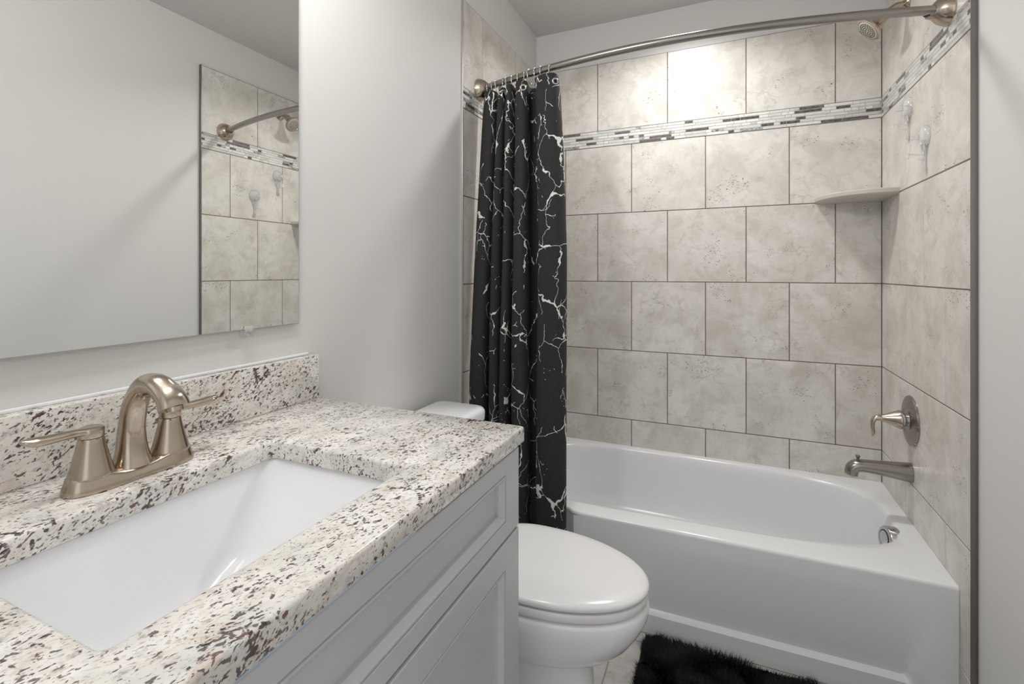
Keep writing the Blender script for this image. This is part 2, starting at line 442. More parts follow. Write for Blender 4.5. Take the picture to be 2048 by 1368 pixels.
def front_prof(wy, wz):
    st = [(0.0, 0.0195), (0.0008, 0.0165), (0.0030, 0.0162), (0.0038, 0.0186), (0.0062, 0.0190), (0.0085, 0.0180), (0.0150, 0.0135), (0.0172, 0.0118), (0.0176, 0.0055), (0.0300, 0.0055)]
    return [(0, 0, 0.0005), (0, 0, 0.0165), (0.0006, 0.0006, 0.0186), (0.0022, 0.0022, 0.0195)] + [(wy + a, wz + a, h) for a, h in st]
FY0, FY1 = VY0 + 0.004, VY1 - 0.003; MID = (FY0 + FY1) / 2
panel('drawer_front', FY0, FY1, 0.7215, 0.8690, front_prof(0.058, 0.030), M['cabinet'], van)
panel('door', MID + 0.0015, FY1, 0.112, 0.7165, front_prof(0.060, 0.048), M['cabinet'], van)
panel('door', FY0, MID - 0.0015, 0.112, 0.7165, front_prof(0.060, 0.048), M['cabinet'], van)
f = box('blue_strip', (0.5305, VY0 + 0.01, 0.8702), (0.5502, -1.86, 0.8755), M['pale_blue'], van); f['label'] = 'pale blue strip under the countertop'  # thin pale blue strip between drawer front and countertop

# countertop with a rounded rectangular cut-out
def rrect(x0, x1, y0, y1, r, n=8):
    p = []
    for cx, cy, a in ((x1 - r, y1 - r, 0), (x0 + r, y1 - r, 90), (x0 + r, y0 + r, 180), (x1 - r, y0 + r, 270)):
        for t in np.linspace(0, 90, n): p.append((cx + r * math.cos(math.radians(a + t)), cy + r * math.sin(math.radians(a + t))))
    return p
CY0, CY1 = -2.402, -1.5105
SX0, SX1, SY0, SY1 = 0.181, 0.466, -2.160, -1.765
def counter():
    n = 8; zt, zb = KZ, KZ - 0.030; rings = []
    def R(outer, inset, z):
        if outer: q = rrect(PL + 0.003 + inset, 0.5563 - inset, CY0 + inset, CY1 - inset, 0.006, n)
        else: q = rrect(SX0 - inset, SX1 + inset, SY0 - inset, SY1 + inset, 0.012, n)
        return [(x, y, z) for x, y in q]
    e = 0.0045
    seq = [R(0, 0, zb), R(0, 0, zt - e), R(0, 0.0013, zt - 0.0013), R(0, e, zt)]
    out = [R(1, e, zt), R(1, 0.0013, zt - 0.0013), R(1, 0, zt - e), R(1, 0, zb + 0.002), R(1, 0.002, zb)]
    g = G(); g.ring_loft(seq + out + [seq[0]], True, False, False)
    o = g.out('countertop', M['granite'], None, angle=50, loc=(0.27, -1.953, zb))
    return tag(o, 'speckled white and burgundy granite countertop with a rectangular sink cut-out', 'countertop')
counter()
bs = thing('backsplash', 'low granite backsplash slab standing on the countertop against the wall', 'backsplash', (0.013, -1.953, KZ))
box('slab', (PL + 0.001, CY0, KZ + 0.0002), (0.0263, CY1, 1.0075), M['granite'], bs, bev=0.0012)
c = box('caulk_line', (PL + 0.0005, CY0 + 0.002, 1.0073), (PL + 0.0085, CY1 - 0.010, 1.0125), M['caulk'], bs, bev=0.002); c['label'] = 'white caulk bead'

# undermount sink
def basin():
    g = G(); n = 10; rings = []
    def R(x0, x1, y0, y1, r, z): return [(x, y, z) for x, y in rrect(x0, x1, y0, y1, r, n)]
    zb = KZ - 0.0305; a = 0.006
    top = zb
    inner = [R(SX0 - a, SX1 + a, SY0 - a, SY1 + a, 0.022, top), R(SX0 - a + 0.002, SX1 + a - 0.002, SY0 - a + 0.002, SY1 + a - 0.002, 0.022, top - 0.003)]
    D = 0.165; N = 16
    for i in range(1, N + 1):
        t = i / N; d = D * t
        iy1 = 0.110 * t ** 1.15 + (0.05 * max(0, t - 0.7) / 0.3)      # the far right wall leans in
        iy0 = 0.060 * t ** 1.15 + (0.05 * max(0, t - 0.7) / 0.3)
        ix0 = 0.022 * t + 0.030 * max(0, (t - 0.75) / 0.25) ** 2
        ix1 = 0.022 * t + 0.030 * max(0, (t - 0.75) / 0.25) ** 2
        inner.append(R(SX0 - a + 0.002 + ix0, SX1 + a - 0.002 - ix1, SY0 - a + 0.002 + iy0, SY1 + a - 0.002 - iy1, 0.024 + 0.018 * t, top - 0.003 - d))
    inner.append(R(SX0 + 0.10, SX1 - 0.10, SY0 + 0.17, SY1 - 0.17, 0.02, top - 0.003 - D - 0.004))
    outer = [R(SX0 - 0.02, SX1 + 0.02, SY0 - 0.02, SY1 + 0.02, 0.03, top), R(SX0 - 0.02, SX1 + 0.02, SY0 - 0.02, SY1 + 0.02, 0.03, top - 0.012)]
    for i in (4, 8, 12, 16):
        t = i / 16; iy = 0.095 * t
        outer.append(R(SX0 - 0.012, SX1 + 0.012, SY0 - 0.012 + iy, SY1 + 0.012 - iy, 0.03, top - 0.015 - 0.147 * t))
    g.ring_loft(list(reversed(outer)) + inner, True, True, True)
    return g.out('bowl', M['porcelain'], sink, angle=60)
sink = thing('sink', 'white rectangular undermount sink set into the granite countertop', 'sink', (0.3235, -1.9625, KZ - 0.19))
basin()
g = G(); g.lathe([(0.0, 0.006), (0.014, 0.006), (0.016, 0.004), (0.021, 0.003), (0.0225, 0.0)], (0.3235, -1.9625, KZ - 0.1825), (0, 0, 1), 32)
g.out('drain', M['nickel'], sink)

# ------------------------------------------------------------------ sink faucet
FX, FY = 0.117, -1.953
fau = thing('sink_faucet', 'brushed nickel two-handle arched faucet on the granite countertop', 'faucet', (FX, FY, KZ))
def base_plate():
    g = G(); rings = []; n = 64
    # capsule outline that pinches at the waist
    def R(grow, zf):
        ring = []
        for t in np.linspace(0, 2 * PI, n, endpoint=False):
            ct, st = math.cos(t), math.sin(t)
            y = (0.0815 + grow) * math.copysign(abs(st) ** 0.62, st)
            h = (0.0275 + grow - 0.0035 * math.cos(min(1, abs(y) / 0.05) * PI / 2) ** 2)
            x = h * math.copysign(abs(ct) ** 0.75, ct)
            waist = math.exp(-(y / 0.030) ** 2)
            ring.append((FX + x, FY + y, KZ + zf(waist)))
        return ring
    rings = [R(0.001, lambda w: 0.0004), R(0.002, lambda w: 0.004), R(0.0005, lambda w: 0.009 - 0.001 * w), R(-0.0015, lambda w: 0.015 - 0.004 * w), R(-0.0030, lambda w: 0.0215 - 0.007 * w), R(-0.0045, lambda w: 0.0227 - 0.008 * w), R(-0.018, lambda w: 0.0229 - 0.007 * w)]
    g.ring_loft(rings); return g.out('base_plate', M['nickel'], fau, angle=60)
base_plate()
def spout():
    g = G()
    path = spline([(FX - 0.002, FY, KZ + 0.014), (FX - 0.004, FY, KZ + 0.040), (FX - 0.003, FY, KZ + 0.072), (FX + 0.006, FY, KZ + 0.106), (FX + 0.028, FY, KZ + 0.132), (FX + 0.055, FY, KZ + 0.137), (FX + 0.077, FY, KZ + 0.129), (FX + 0.0905, FY, KZ + 0.119), (FX + 0.0965, FY, KZ + 0.1085)], 8)
    L = len(path); rad = []
    for i in range(L):
        t = i / (L - 1)
        r = np.interp(t, [0, 0.06, 0.14, 0.24, 0.4, 0.7, 1], [0.0255, 0.0215, 0.0185, 0.0163, 0.0155, 0.0152, 0.0150])
        flat = 1.0 + 0.38 * max(0, (t - 0.55) / 0.45)
        rad.append((r * flat, r * (1.0 - 0.10 * max(0, (t - 0.55) / 0.45))))
    g.tube(path, rad, 32, up=(-1, 0, 0), power=2.15)
    o = g.out('spout', M['nickel'], fau, angle=40)
    # aerator under the tip
    d = Vector((0.25, 0, -0.97)).normalized()
    a = G(); a.lathe([(0.0, -0.002), (0.0105, -0.002), (0.0105, 0.004), (0.0, 0.004)], Vector(path[-1]), d, 24)
    a.out('aerator', M['nickel'], o)
    return o
spout()
def handle(side):
    y = FY + side * 0.0515; h = thing('handle', '', '', (FX, y, KZ + 0.022)); del h['label']; del h['category']
    h.parent = fau; h.location = wl(h) - wl(fau)
    g = G(); z = KZ + 0.0215
    g.lathe([(0.0258, -0.002), (0.0258, 0.0), (0.0250, 0.003), (0.0222, 0.013), (0.0195, 0.024), (0.0172, 0.034), (0.0154, 0.043), (0.0144, 0.0485), (0.0138, 0.0495), (0.0, 0.0495)], (FX, y, z), (0, 0, 1), 40)
    g.out('valve_body', M['nickel'], h, angle=50)
    z2 = z + 0.0503
    g = G(); g.lathe([(0.0, 0.0), (0.0140, 0.0), (0.0144, 0.001), (0.0147, 0.0105), (0.0142, 0.0125), (0.012, 0.0134), (0.0, 0.0136)], (FX, y, z2), (0, 0, 1), 40)
    s = side
    path = spline([(FX, y - s * 0.006, z2 + 0.0075), (FX, y + s * 0.006, z2 + 0.0085), (FX + 0.001, y + s * 0.020, z2 + 0.0098), (FX + 0.002, y + s * 0.036, z2 + 0.0105), (FX + 0.003, y + s * 0.052, z2 + 0.0108), (FX + 0.003, y + s * 0.065, z2 + 0.0125), (FX + 0.003, y + s * 0.0755, z2 + 0.0160)], 6)
    L = len(path); rad = []
    for i in range(L):
        t = i / (L - 1); w = np.interp(t, [0, 0.2, 0.35, 0.6, 0.8, 0.93, 1], [0.0130, 0.0115, 0.0092, 0.0110, 0.0108, 0.0065, 0.001])
        hh = np.interp(t, [0, 0.22, 0.4, 0.75, 0.93, 1], [0.0058, 0.0052, 0.0054, 0.0064, 0.0036, 0.0008]); rad.append((w, hh))
    g.tube(path, rad, 24, up=(0, 0, 1)); g.out('lever', M['nickel'], h, angle=50)
for s in (-1, 1): handle(s)
g = G(); g.tube([(FX - 0.026, FY, KZ + 0.012), (FX - 0.026, FY, KZ + 0.052)], 0.0023, 12, up=(1, 0, 0))
g.lathe([(0.0, 0.0), (0.004, 0.001), (0.0062, 0.006), (0.0052, 0.011), (0.0, 0.013)], (FX - 0.026, FY, KZ + 0.050), (0, 0, 1), 20)
g.out('lift_rod', M['nickel'], fau)

# ------------------------------------------------------------------ mirror
MY, MZ = -1.5506, 1.084
mir = thing('mirror', 'large frameless wall mirror above the sink, reflecting the tiled tub wall', 'mirror', (0.0, -1.98, MZ))
def mirror():
    lo, hi = (-2.44, MZ), (MY, 2.02); tilt = 0.0087
    def P(y, z, d): return (0.0012 + d + tilt * (hi[0] - y), y, z)
    v = []; f = []
    e = 0.0016
    v += [P(lo[0], lo[1], 0), P(hi[0], lo[1], 0), P(hi[0], hi[1], 0), P(lo[0], hi[1], 0)]
    v += [P(lo[0], lo[1], 0.0042), P(hi[0], lo[1], 0.0042), P(hi[0], hi[1], 0.0042), P(lo[0], hi[1], 0.0042)]
    mesh('backing', v, [(3, 2, 1, 0), (4, 5, 6, 7), (0, 1, 5, 4), (1, 2, 6, 5), (2, 3, 7, 6), (3, 0, 4, 7)], M['mirror_edge'], mir, smooth=False)
    v = [P(lo[0] + e, lo[1] + e, 0.0043), P(hi[0] - e, lo[1] + e, 0.0043), P(hi[0] - e, hi[1] - e, 0.0043), P(lo[0] + e, hi[1] - e, 0.0043)]
    v += [P(a, b, 0.0048) for a, b in ((lo[0] + e, lo[1] + e), (hi[0] - e, lo[1] + e), (hi[0] - e, hi[1] - e), (lo[0] + e, hi[1] - e))]
    mesh('glass', v, [(3, 2, 1, 0), (4, 5, 6, 7), (0, 1, 5, 4), (1, 2, 6, 5), (2, 3, 7, 6), (3, 0, 4, 7)], M['mirror'], mir, smooth=False)
mirror()
clip = thing('mirror_clip', 'small clear plastic clip holding the bottom edge of the wall mirror', 'clip', (0.006, -1.684, MZ - 0.014))
bm = bmesh.new(); add_box(bm, (PL + 0.0002, -1.693, MZ - 0.014), (0.0125, -1.675, MZ - 0.001), 0.001, 2); add_box(bm, (0.0098, -1.693, MZ - 0.004), (0.0135, -1.675, MZ + 0.008), 0.001, 2)
bm_obj('body', bm, M['clear'], clip)
g = G(); g.lathe([(0.0, 0.001), (0.0028, 0.001), (0.0033, 0.0)], (0.0126, -1.684, MZ - 0.008), (1, 0, 0), 16); s_ = g.out('screw', M['chrome'], clip)

# ------------------------------------------------------------------ toilet
TY = -1.166
toi = thing('toilet', 'white two-piece toilet with closed elongated lid between vanity and bathtub', 'toilet', (0.36, TY, 0))
def egg(x0, x1, hw, z, n=64, pw=2.0, xm=None):
    """elongated outline from the hinge end x0 to the tip x1"""
    xm = x0 + (x1 - x0) * 0.40 if xm is None else xm; r = []
    for t in np.linspace(0, 2 * PI, n, endpoint=False):
        c, s = math.cos(t), math.sin(t)
        if c >= 0: x = xm + (x1 - xm) * abs(c) ** 1.0; y = hw * math.copysign(abs(s) ** 0.98, s)
        else: x = xm - (xm - x0) * abs(c) ** 0.72; y = hw * math.copysign(abs(s) ** 0.86, s)
        r.append((x, TY + y, z))
    return r
g = G()
rows = [(0.305, 0.618, 0.113, 0.0), (0.305, 0.620, 0.114, 0.012), (0.30, 0.612, 0.106, 0.05), (0.29, 0.606, 0.099, 0.11), (0.28, 0.602, 0.094, 0.18), (0.27, 0.602, 0.093, 0.222), (0.265, 0.608, 0.096, 0.233), (0.262, 0.632, 0.112, 0.243), (0.258, 0.664, 0.131, 0.26), (0.252, 0.696, 0.147, 0.29), (0.25, 0.720, 0.158, 0.325), (0.25, 0.737, 0.1645, 0.36), (0.25, 0.740, 0.1660, 0.382), (0.252, 0.737, 0.1635, 0.391), (0.258, 0.722, 0.154, 0.3945)]
g.ring_loft([egg(a, b, h, z) for a, b, h, z in rows]); g.out('bowl', M['porcelain'], toi, angle=60)
# trapway and tank platform behind the bowl
g = G(); rr = []
for x, hw, z0, z1 in ((0.03, 0.11, 0.0, 0.40), (0.10, 0.125, 0.0, 0.40), (0.20, 0.135, 0.0, 0.395), (0.30, 0.125, 0.0, 0.38), (0.36, 0.10, 0.01, 0.33)):
    rr.append([(x, TY + y, z) for y, z in rrect(-hw, hw, z0, z1, 0.04, 6)])
g.ring_loft(rr); g.out('pedestal', M['porcelain'], toi, angle=50)
g = G(); g.ring_loft([egg(0.264, 0.716, 0.148, 0.3990), egg(0.258, 0.735, 0.165, 0.3996), egg(0.256, 0.737, 0.1665, 0.404), egg(0.256, 0.738, 0.1668, 0.4178), egg(0.258, 0.736, 0.1650, 0.4198), egg(0.266, 0.718, 0.150, 0.4203)])
g.out('seat', M['seat'], toi, angle=60)
g = G(); g.ring_loft([egg(0.268, 0.718, 0.150, 0.4255), egg(0.259, 0.738, 0.1662, 0.4259), egg(0.258, 0.740, 0.1675, 0.4290), egg(0.258, 0.740, 0.1675, 0.4340), egg(0.260, 0.735, 0.1645, 0.4385), egg(0.266, 0.727, 0.157, 0.4425), egg(0.285, 0.70, 0.137, 0.4450), egg(0.33, 0.64, 0.10, 0.4458), egg(0.40, 0.52, 0.04, 0.4462)])
g.out('lid', M['seat'], toi, angle=60)
for s in (-1, 1):
    g = G(); g.tube([(0.250, TY + s * 0.075 - 0.022, 0.424), (0.250, TY + s * 0.075 + 0.022, 0.424)], 0.011, 16); g.out('hinge', M['seat'], toi)
g = G(); g.ring_loft([[(x, y, z) for x, y in rrect(x0, x1, TY - hw, TY + hw, r, 8)] for x0, x1, hw, r, z in
    ((0.035, 0.175, 0.165, 0.03, 0.402), (0.028, 0.185, 0.178, 0.035, 0.425), (0.024, 0.190, 0.186, 0.035, 0.55), (0.022, 0.192, 0.190, 0.035, 0.728))])
g.out('tank', M['porcelain'], toi, angle=60)
g = G(); g.ring_loft([[(x, y, z) for x, y in rrect(x0, x1, TY - hw, TY + hw, r, 10)] for x0, x1, hw, r, z in
    ((0.020, 0.196, 0.193, 0.034, 0.729), (0.016, 0.203, 0.200, 0.036, 0.7315), (0.015, 0.204, 0.201, 0.036, 0.752), (0.016, 0.203, 0.200, 0.036, 0.760), (0.020, 0.197, 0.195, 0.033, 0.7675), (0.028, 0.186, 0.186, 0.03, 0.7700))])
g.out('tank_lid', M['porcelain'], toi, angle=60)

# ------------------------------------------------------------------ bathtub
tub = thing('bathtub', 'white alcove bathtub with flat apron below the tiled wall', 'bathtub', (W / 2, TUBY / 2, 0))
TX0, TX1, TYB = 0.0045, W - 0.0005, -0.0005
def front_y(x): return TUBY - 0.017 * max(0.0, min(1.0, (1.30 - x) / 0.9)) ** 0.8 + 0.020 * max(0.0, min(1.0, (0.418 - x) / 0.012))
def tub_shell():
    n = 320; T = np.linspace(0, 2 * PI, n, endpoint=False); cx, cy = 0.735, -0.338
    def outer(inset, z):
        r = []
        for t in T:
            c, s = math.cos(t), math.sin(t)
            x = cx + (0.745) * max(-1, min(1, 1.42 * math.copysign(abs(c) ** 1.0, c))); y = cy + 0.40 * max(-1, min(1, 1.42 * s))
            x = max(TX0 + inset * 0, min(TX1 - 0 * inset, cx + (x - cx) * 1.2)); f = front_y(x) + inset
            y = max(f, min(TYB, cy + (y - cy) * 1.2)); r.append((x, y, z))
        return r
    def inner(dx0, dx1, dyf, dyb, z, p=3.4):
        r = []
        for t in T:
            c, s = math.cos(t), math.sin(t); e = 2.0 / p
            x = cx + math.copysign(abs(c) ** e, c) * ((1.425 - dx1 - cx) if c > 0 else (cx - 0.085 - dx0))
            u = math.copysign(abs(s) ** e, s)
            yf = -0.607 - 0.045 * max(0, min(1, (1.30 - x) / 0.9)) + dyf
            y = cy + u * ((-0.034 - dyb - cy) if s > 0 else (cy - yf)); r.append((x, y, z))
        return r
    g = G()
    rings = [outer(0.0, DECK - 0.0135), outer(0.0, DECK - 0.010), outer(0.0016, DECK - 0.0045), outer(0.005, DECK - 0.0012), outer(0.010, DECK),
             inner(-0.020, -0.020, -0.014, -0.012, DECK, 4.6), inner(-0.006, -0.006, -0.005, -0.004, DECK - 0.0015), inner(0, 0, 0, 0, DECK - 0.006), inner(0.006, 0.004, 0.004, 0.003, DECK - 0.016),
             inner(0.02, 0.010, 0.008, 0.008, DECK - 0.05), inner(0.06, 0.020, 0.016, 0.014, DECK - 0.12), inner(0.11, 0.032, 0.026, 0.024, DECK - 0.20), inner(0.15, 0.048, 0.040, 0.038, DECK - 0.255, 3.8), inner(0.185, 0.075, 0.065, 0.062, DECK - 0.285, 3.4), inner(0.25, 0.14, 0.12, 0.12, DECK - 0.298, 3.0), inner(0.45, 0.35, 0.22, 0.22, DECK - 0.300, 2.6)]
    g.ring_loft(rings, True, False, True)
    return g.out('shell', M['acrylic'], tub, angle=60)
tub_shell()
def apron():
    """front skirt: a shallow recess that fades into the face towards the top, with a ledge along the foot"""
    nx, nz = 150, 60; v = []; f = []
    XA, XB = TX0, TX1
    for i in range(nx + 1):
        for j in range(nz + 1):
            x = XA + (XB - XA) * i / nx; z = 0.002 + (DECK - 0.0155) * j / nz
            fy = front_y(x)
            # recess: right edge leans from (1.373,.075) to (1.42,.24), left edge near x=.06
            xr = 1.376 + (z - 0.075) * 0.20; 
            inside = min(1, max(0, (xr - x) / 0.006)) * min(1, max(0, (x - 0.06) / 0.006)) * min(1, max(0, (z - 0.066) / 0.008))
            fade = max(0.0, min(1.0, (0.30 - z) / 0.23)) ** 1.3
            d = 0.017 * inside * fade
            v.append((x, fy + d, z))
    for i in range(nx):
        for j in range(nz):
            a = i * (nz + 1) + j; f.append((a, a + nz + 1, a + nz + 2, a + 1))
    return mesh('apron', v, f, M['acrylic'], tub, angle=50)
apron()
def overflow():
    o = Vector((1.4240, -0.412, 0.323)); a = Vector((-0.955, -0.26, 0.12)).normalized(); g = G()
    g.lathe([(0.0, -0.020), (0.034, -0.020), (0.036, 0.004), (0.0395, 0.006), (0.0400, 0.008), (0.0390, 0.034), (0.0365, 0.0385), (0.033, 0.040), (0.026, 0.040)], o, a, 48)
    h = g.out('overflow_cover', M['chrome'], tub, angle=40); h['label'] = 'chrome overflow cover'
    g = G(); g.lathe([(0.0265, 0.0392), (0.0265, 0.0402), (0.0225, 0.0402)], o, a, 48); g.out('seal', M['dark_rubber'], h)
    g = G(); g.lathe([(0.0, 0.0385), (0.0225, 0.0385), (0.0225, 0.0415), (0.021, 0.0423), (0.0, 0.0423)], o, a, 48); g.out('plate', M['chrome'], h)
overflow()
g = G(); g.lathe([(0.0, 0.004), (0.03, 0.004), (0.034, 0.0)], (1.12, -0.34, DECK - 0.300), (0, 0, 1), 32); g.out('drain', M['chrome'], tub)

# ------------------------------------------------------------------ tub spout and valve
YV = -0.338
sp = thing('tub_spout', 'brushed nickel tub spout below the shower valve, above the tub rim', 'spout', (W, YV, 0.527))
g = G(); pts = [(W - 0.0002, YV, 0.527), (W - 0.004, YV, 0.527), (W - 0.030, YV, 0.5275), (W - 0.080, YV, 0.5285), (W - 0.120, YV, 0.5290), (W - 0.140, YV, 0.5285), (W - 0.155, YV, 0.5250), (W - 0.164, YV, 0.5170), (W - 0.168, YV, 0.506), (W - 0.1695, YV, 0.495)]
rad = [(0.030, 0.0315), (0.030, 0.0315), (0.0290, 0.0290), (0.0265, 0.0240), (0.0248, 0.0210), (0.0242, 0.0205), (0.0238, 0.0205), (0.0232, 0.0205), (0.0228, 0.0200), (0.0225, 0.0195)]
P2 = spline(pts, 4); R2 = [tuple(r) for r in spline(rad, 4)]
g.tube(P2, R2, 32, up=(0, 0, 1), power=2.3); body = g.out('body', M['nickel_dark'], sp, angle=45)
g = G(); g.lathe([(0.0042, -0.004), (0.0042, 0.008), (0.0062, 0.012), (0.0078, 0.0165), (0.0072, 0.018), (0.0, 0.0182)], (W - 0.150, YV, 0.5450), (0, 0, 1), 20); g.out('diverter_knob', M['nickel_dark'], sp)

va = thing('shower_valve', 'brushed nickel lever valve on a round plate on the right tiled wall', 'valve', (W, YV, 0.702))
g = G(); g.lathe([(0.0835, 0.0002), (0.0835, 0.003), (0.081, 0.0065), (0.074, 0.0085), (0.070, 0.0095), (0.060, 0.0125), (0.048, 0.0145), (0.043, 0.0150), (0.040, 0.0130), (0.0, 0.0130)], (W, YV, 0.702), (-1, 0, 0), 64); g.out('escutcheon', M['nickel_dark'], va, angle=25)
g = G(); g.lathe([(0.022, 0.012), (0.022, 0.030), (0.0, 0.030)], (W, YV, 0.702), (-1, 0, 0), 40); g.out('collar', M['chrome'], va)
g = G(); g.lathe([(0.0, 0.0285), (0.031, 0.0285), (0.0318, 0.030), (0.0312, 0.033), (0.026, 0.045), (0.0195, 0.060), (0.0138, 0.074), (0.0108, 0.085), (0.0, 0.086)], (W, YV, 0.702), (-1, 0, 0), 40)
pts = spline([(W - 0.074, YV, 0.702), (W - 0.088, YV, 0.7020), (W - 0.099, YV, 0.699), (W - 0.1065, YV, 0.687), (W - 0.1075, YV, 0.668), (W - 0.1050, YV, 0.650), (W - 0.1070, YV, 0.636)], 5); L = len(pts)
rad = [(np.interp(i / (L - 1), [0, 0.3, 0.6, 0.85, 1], [0.0125, 0.0100, 0.0095, 0.0100, 0.0045]), np.interp(i / (L - 1), [0, 0.3, 0.6, 0.85, 1], [0.0125, 0.0085, 0.0062, 0.0052, 0.0020])) for i in range(L)]
g.tube(pts, rad, 24, up=(0, 0, 1)); g.out('lever', M['nickel'], va, angle=45)

# ------------------------------------------------------------------ shower head
SH = thing('fixed_shower', 'brushed nickel shower head on a bent arm from the right tiled wall', 'shower head', (W, -0.305, 2.125))
g = G(); g.lathe([(0.030, 0.0002), (0.030, 0.002), (0.027, 0.006), (0.018, 0.011), (0.0125, 0.014), (0.0, 0.014)], (W, -0.305, 2.125), (-1, 0, 0), 40); g.out('flange', M['nickel'], SH)
arm = spline([(W - 0.002, -0.305, 2.125), (W - 0.016, -0.305, 2.127), (W - 0.032, -0.305, 2.125), (W - 0.046, -0.305, 2.117), (W - 0.060, -0.305, 2.105)], 6)
g = G(); g.tube(arm, 0.0098, 20); g.out('arm', M['nickel'], SH)
d = Vector((-0.74, -0.06, -0.67)).normalized(); o = Vector((1.4275, -0.302, 2.110))
g = G(); g.lathe([(0.0, -0.004), (0.0145, -0.002), (0.0175, 0.008), (0.0180, 0.022), (0.0200, 0.034), (0.0285, 0.055), (0.0385, 0.069), (0.0455, 0.074), (0.0472, 0.077), (0.0462, 0.081), (0.0405, 0.082), (0.0385, 0.0795), (0.0, 0.0795)], o, d, 48)
hd = g.out('shower_head', M['nickel'], SH, angle=30)
g = G(); g.lathe([(0.0375, 0.0794), (0.0370, 0.0820), (0.0340, 0.0832), (0.0, 0.0838)], o, d, 48); fp = g.out('face_plate', plain('nozzle_plate', srgb(196, 188, 178), 0.35), SH)
g = G(); u = d.orthogonal().normalized(); w = d.cross(u)
for ring, cnt in ((0.007, 6), (0.0145, 12), (0.022, 18), (0.029, 24)):
    for k in range(cnt):
        a = 2 * PI * k / cnt + ring * 90; p = o + d * 0.0830 + u * (ring * math.cos(a)) + w * (ring * math.sin(a))
        g.lathe([(0.0017, -0.001), (0.0015, 0.0024), (0.0, 0.0028)], p, d, 8)
nz = g.out('nozzles', M['dark_rubber'], fp); nz['kind'] = 'stuff'

# ------------------------------------------------------------------ corner shelf
def shelf():
    g = G(); n = 24; rings = []
    def R(a, b, z, ins):
        r = [(W - 0.0002, -0.0002, z)]
        for t in np.linspace(0, PI / 2, n):
            c, s = math.cos(t), math.sin(t); r.append((W - 0.0002 - (a - ins) * abs(c) ** 0.86, -0.0002 - (b - ins) * abs(s) ** 0.86, z))
        return r
    a, b = 0.232, 0.222
    rings = [R(a, b, 1.4865, 0.016), R(a, b, 1.4930, 0.003), R(a, b, 1.4955, 0.0006), R(a, b, 1.5085, 0.0), R(a, b, 1.5115, 0.0025), R(a, b, 1.512, 0.006)]
    g.ring_loft(rings); o = g.out('corner_shelf', M['shelf'], None, angle=35)
    tag(o, 'beige quarter-round corner shelf between the back and right tiled walls', 'shelf')
shelf()

# ------------------------------------------------------------------ clear suction hooks
hook = thing('suction_hook', 'clear plastic suction hook on the tiles, nearer the corner and higher', 'hook', (W, -0.322, 1.764), 'clear suction hooks on the right tiled wall')
def hook_parts(t):
    x, y, z = wl(t)
    g = G(); g.lathe([(0.034, 0.0004), (0.034, 0.002), (0.032, 0.007), (0.027, 0.013), (0.018, 0.0175), (0.010, 0.019), (0.0, 0.0195)], (x, y, z), (-1, 0, 0), 36); g.out('suction_cup', M['clear'], t)
    bm = bmesh.new(); add_box(bm, (x - 0.040, y - 0.006, z - 0.010), (x - 0.017, y + 0.006, z + 0.004), 0.003, 2)
    bm_obj('lever', bm, M['clear'], t)
    g = G()
    for dy in (-0.014, -0.007, 0.0, 0.007, 0.014):
        g.tube([(x - 0.010, y + dy, z - 0.024), (x - 0.009, y + dy, z - 0.048)], 0.0022, 8, up=(1, 0, 0))
    g.tube([(x - 0.008, y, z - 0.044), (x - 0.008, y, z - 0.062), (x - 0.006, y, z - 0.105), (x - 0.004, y, z - 0.112)], [(0.011, 0.003), (0.006, 0.003), (0.005, 0.0035), (0.002, 0.0015)], 14, up=(1, 0, 0))
    g.tube([(x - 0.006, y, z - 0.058), (x - 0.046, y, z - 0.054)], 0.0024, 10)
    g.lathe([(0.0, -0.002), (0.011, -0.001), (0.011, 0.001), (0.0, 0.002)], (x - 0.046, y, z - 0.058), (-1, 0, 0), 20)
    g.tube([(x - 0.006, y, z - 0.074), (x - 0.022, y, z - 0.072)], 0.003, 10); g.out('hook', M['clear'], t)
hook_parts(hook)
def dup(root, loc, label):
    r = root.copy(); COL.objects.link(r); r.location = loc; r['label'] = label; LOC[r.name] = Vector(loc)
    for ch in list(root.children):
        c = ch.copy(); COL.objects.link(c); c.parent = r
    return r
dup(hook, (W, -0.474, 1.628), 'clear plastic suction hook on the tiles, farther from the corner and lower')

# ------------------------------------------------------------------ curtain rod, rings and curtain
RZ, RY, BOW = 1.935, -0.648, 0.128
def rod_y(x): return RY - BOW * math.sin(PI * min(1, max(0, x / W))) ** 0.9
rod = thing('curtain_rod', 'curved brushed nickel shower curtain rod spanning the tub', 'curtain rod', (W / 2, RY, RZ))
g = G(); g.tube([(x, rod_y(x), RZ) for x in np.linspace(0.03, W - 0.03, 60)], 0.0128, 24); g.out('bar', M['nickel_dark'], rod)
for x, s in ((0.0032, 1), (W - 0.0002, -1)):
    y = RY - 0.002; dirv = (s, -0.16, 0)
    g = G(); g.lathe([(0.044, 0.0), (0.044, 0.003), (0.0430, 0.006), (0.0405, 0.015), (0.035, 0.026), (0.027, 0.034), (0.020, 0.040), (0.0165, 0.050), (0.0162, 0.052), (0.0, 0.052)], (x, y, RZ), (s, 0, 0), 48)
    fl_ = g.out('flange', M['nickel'], rod, angle=50)
    g = G(); g.tube([(x + s * 0.049, RY - 0.006 + 0.0 * s, RZ), (x + s * 0.056, rod_y(0.056), RZ)], 0.0140, 20); g.out('gasket', M['dark_rubber'], fl_)

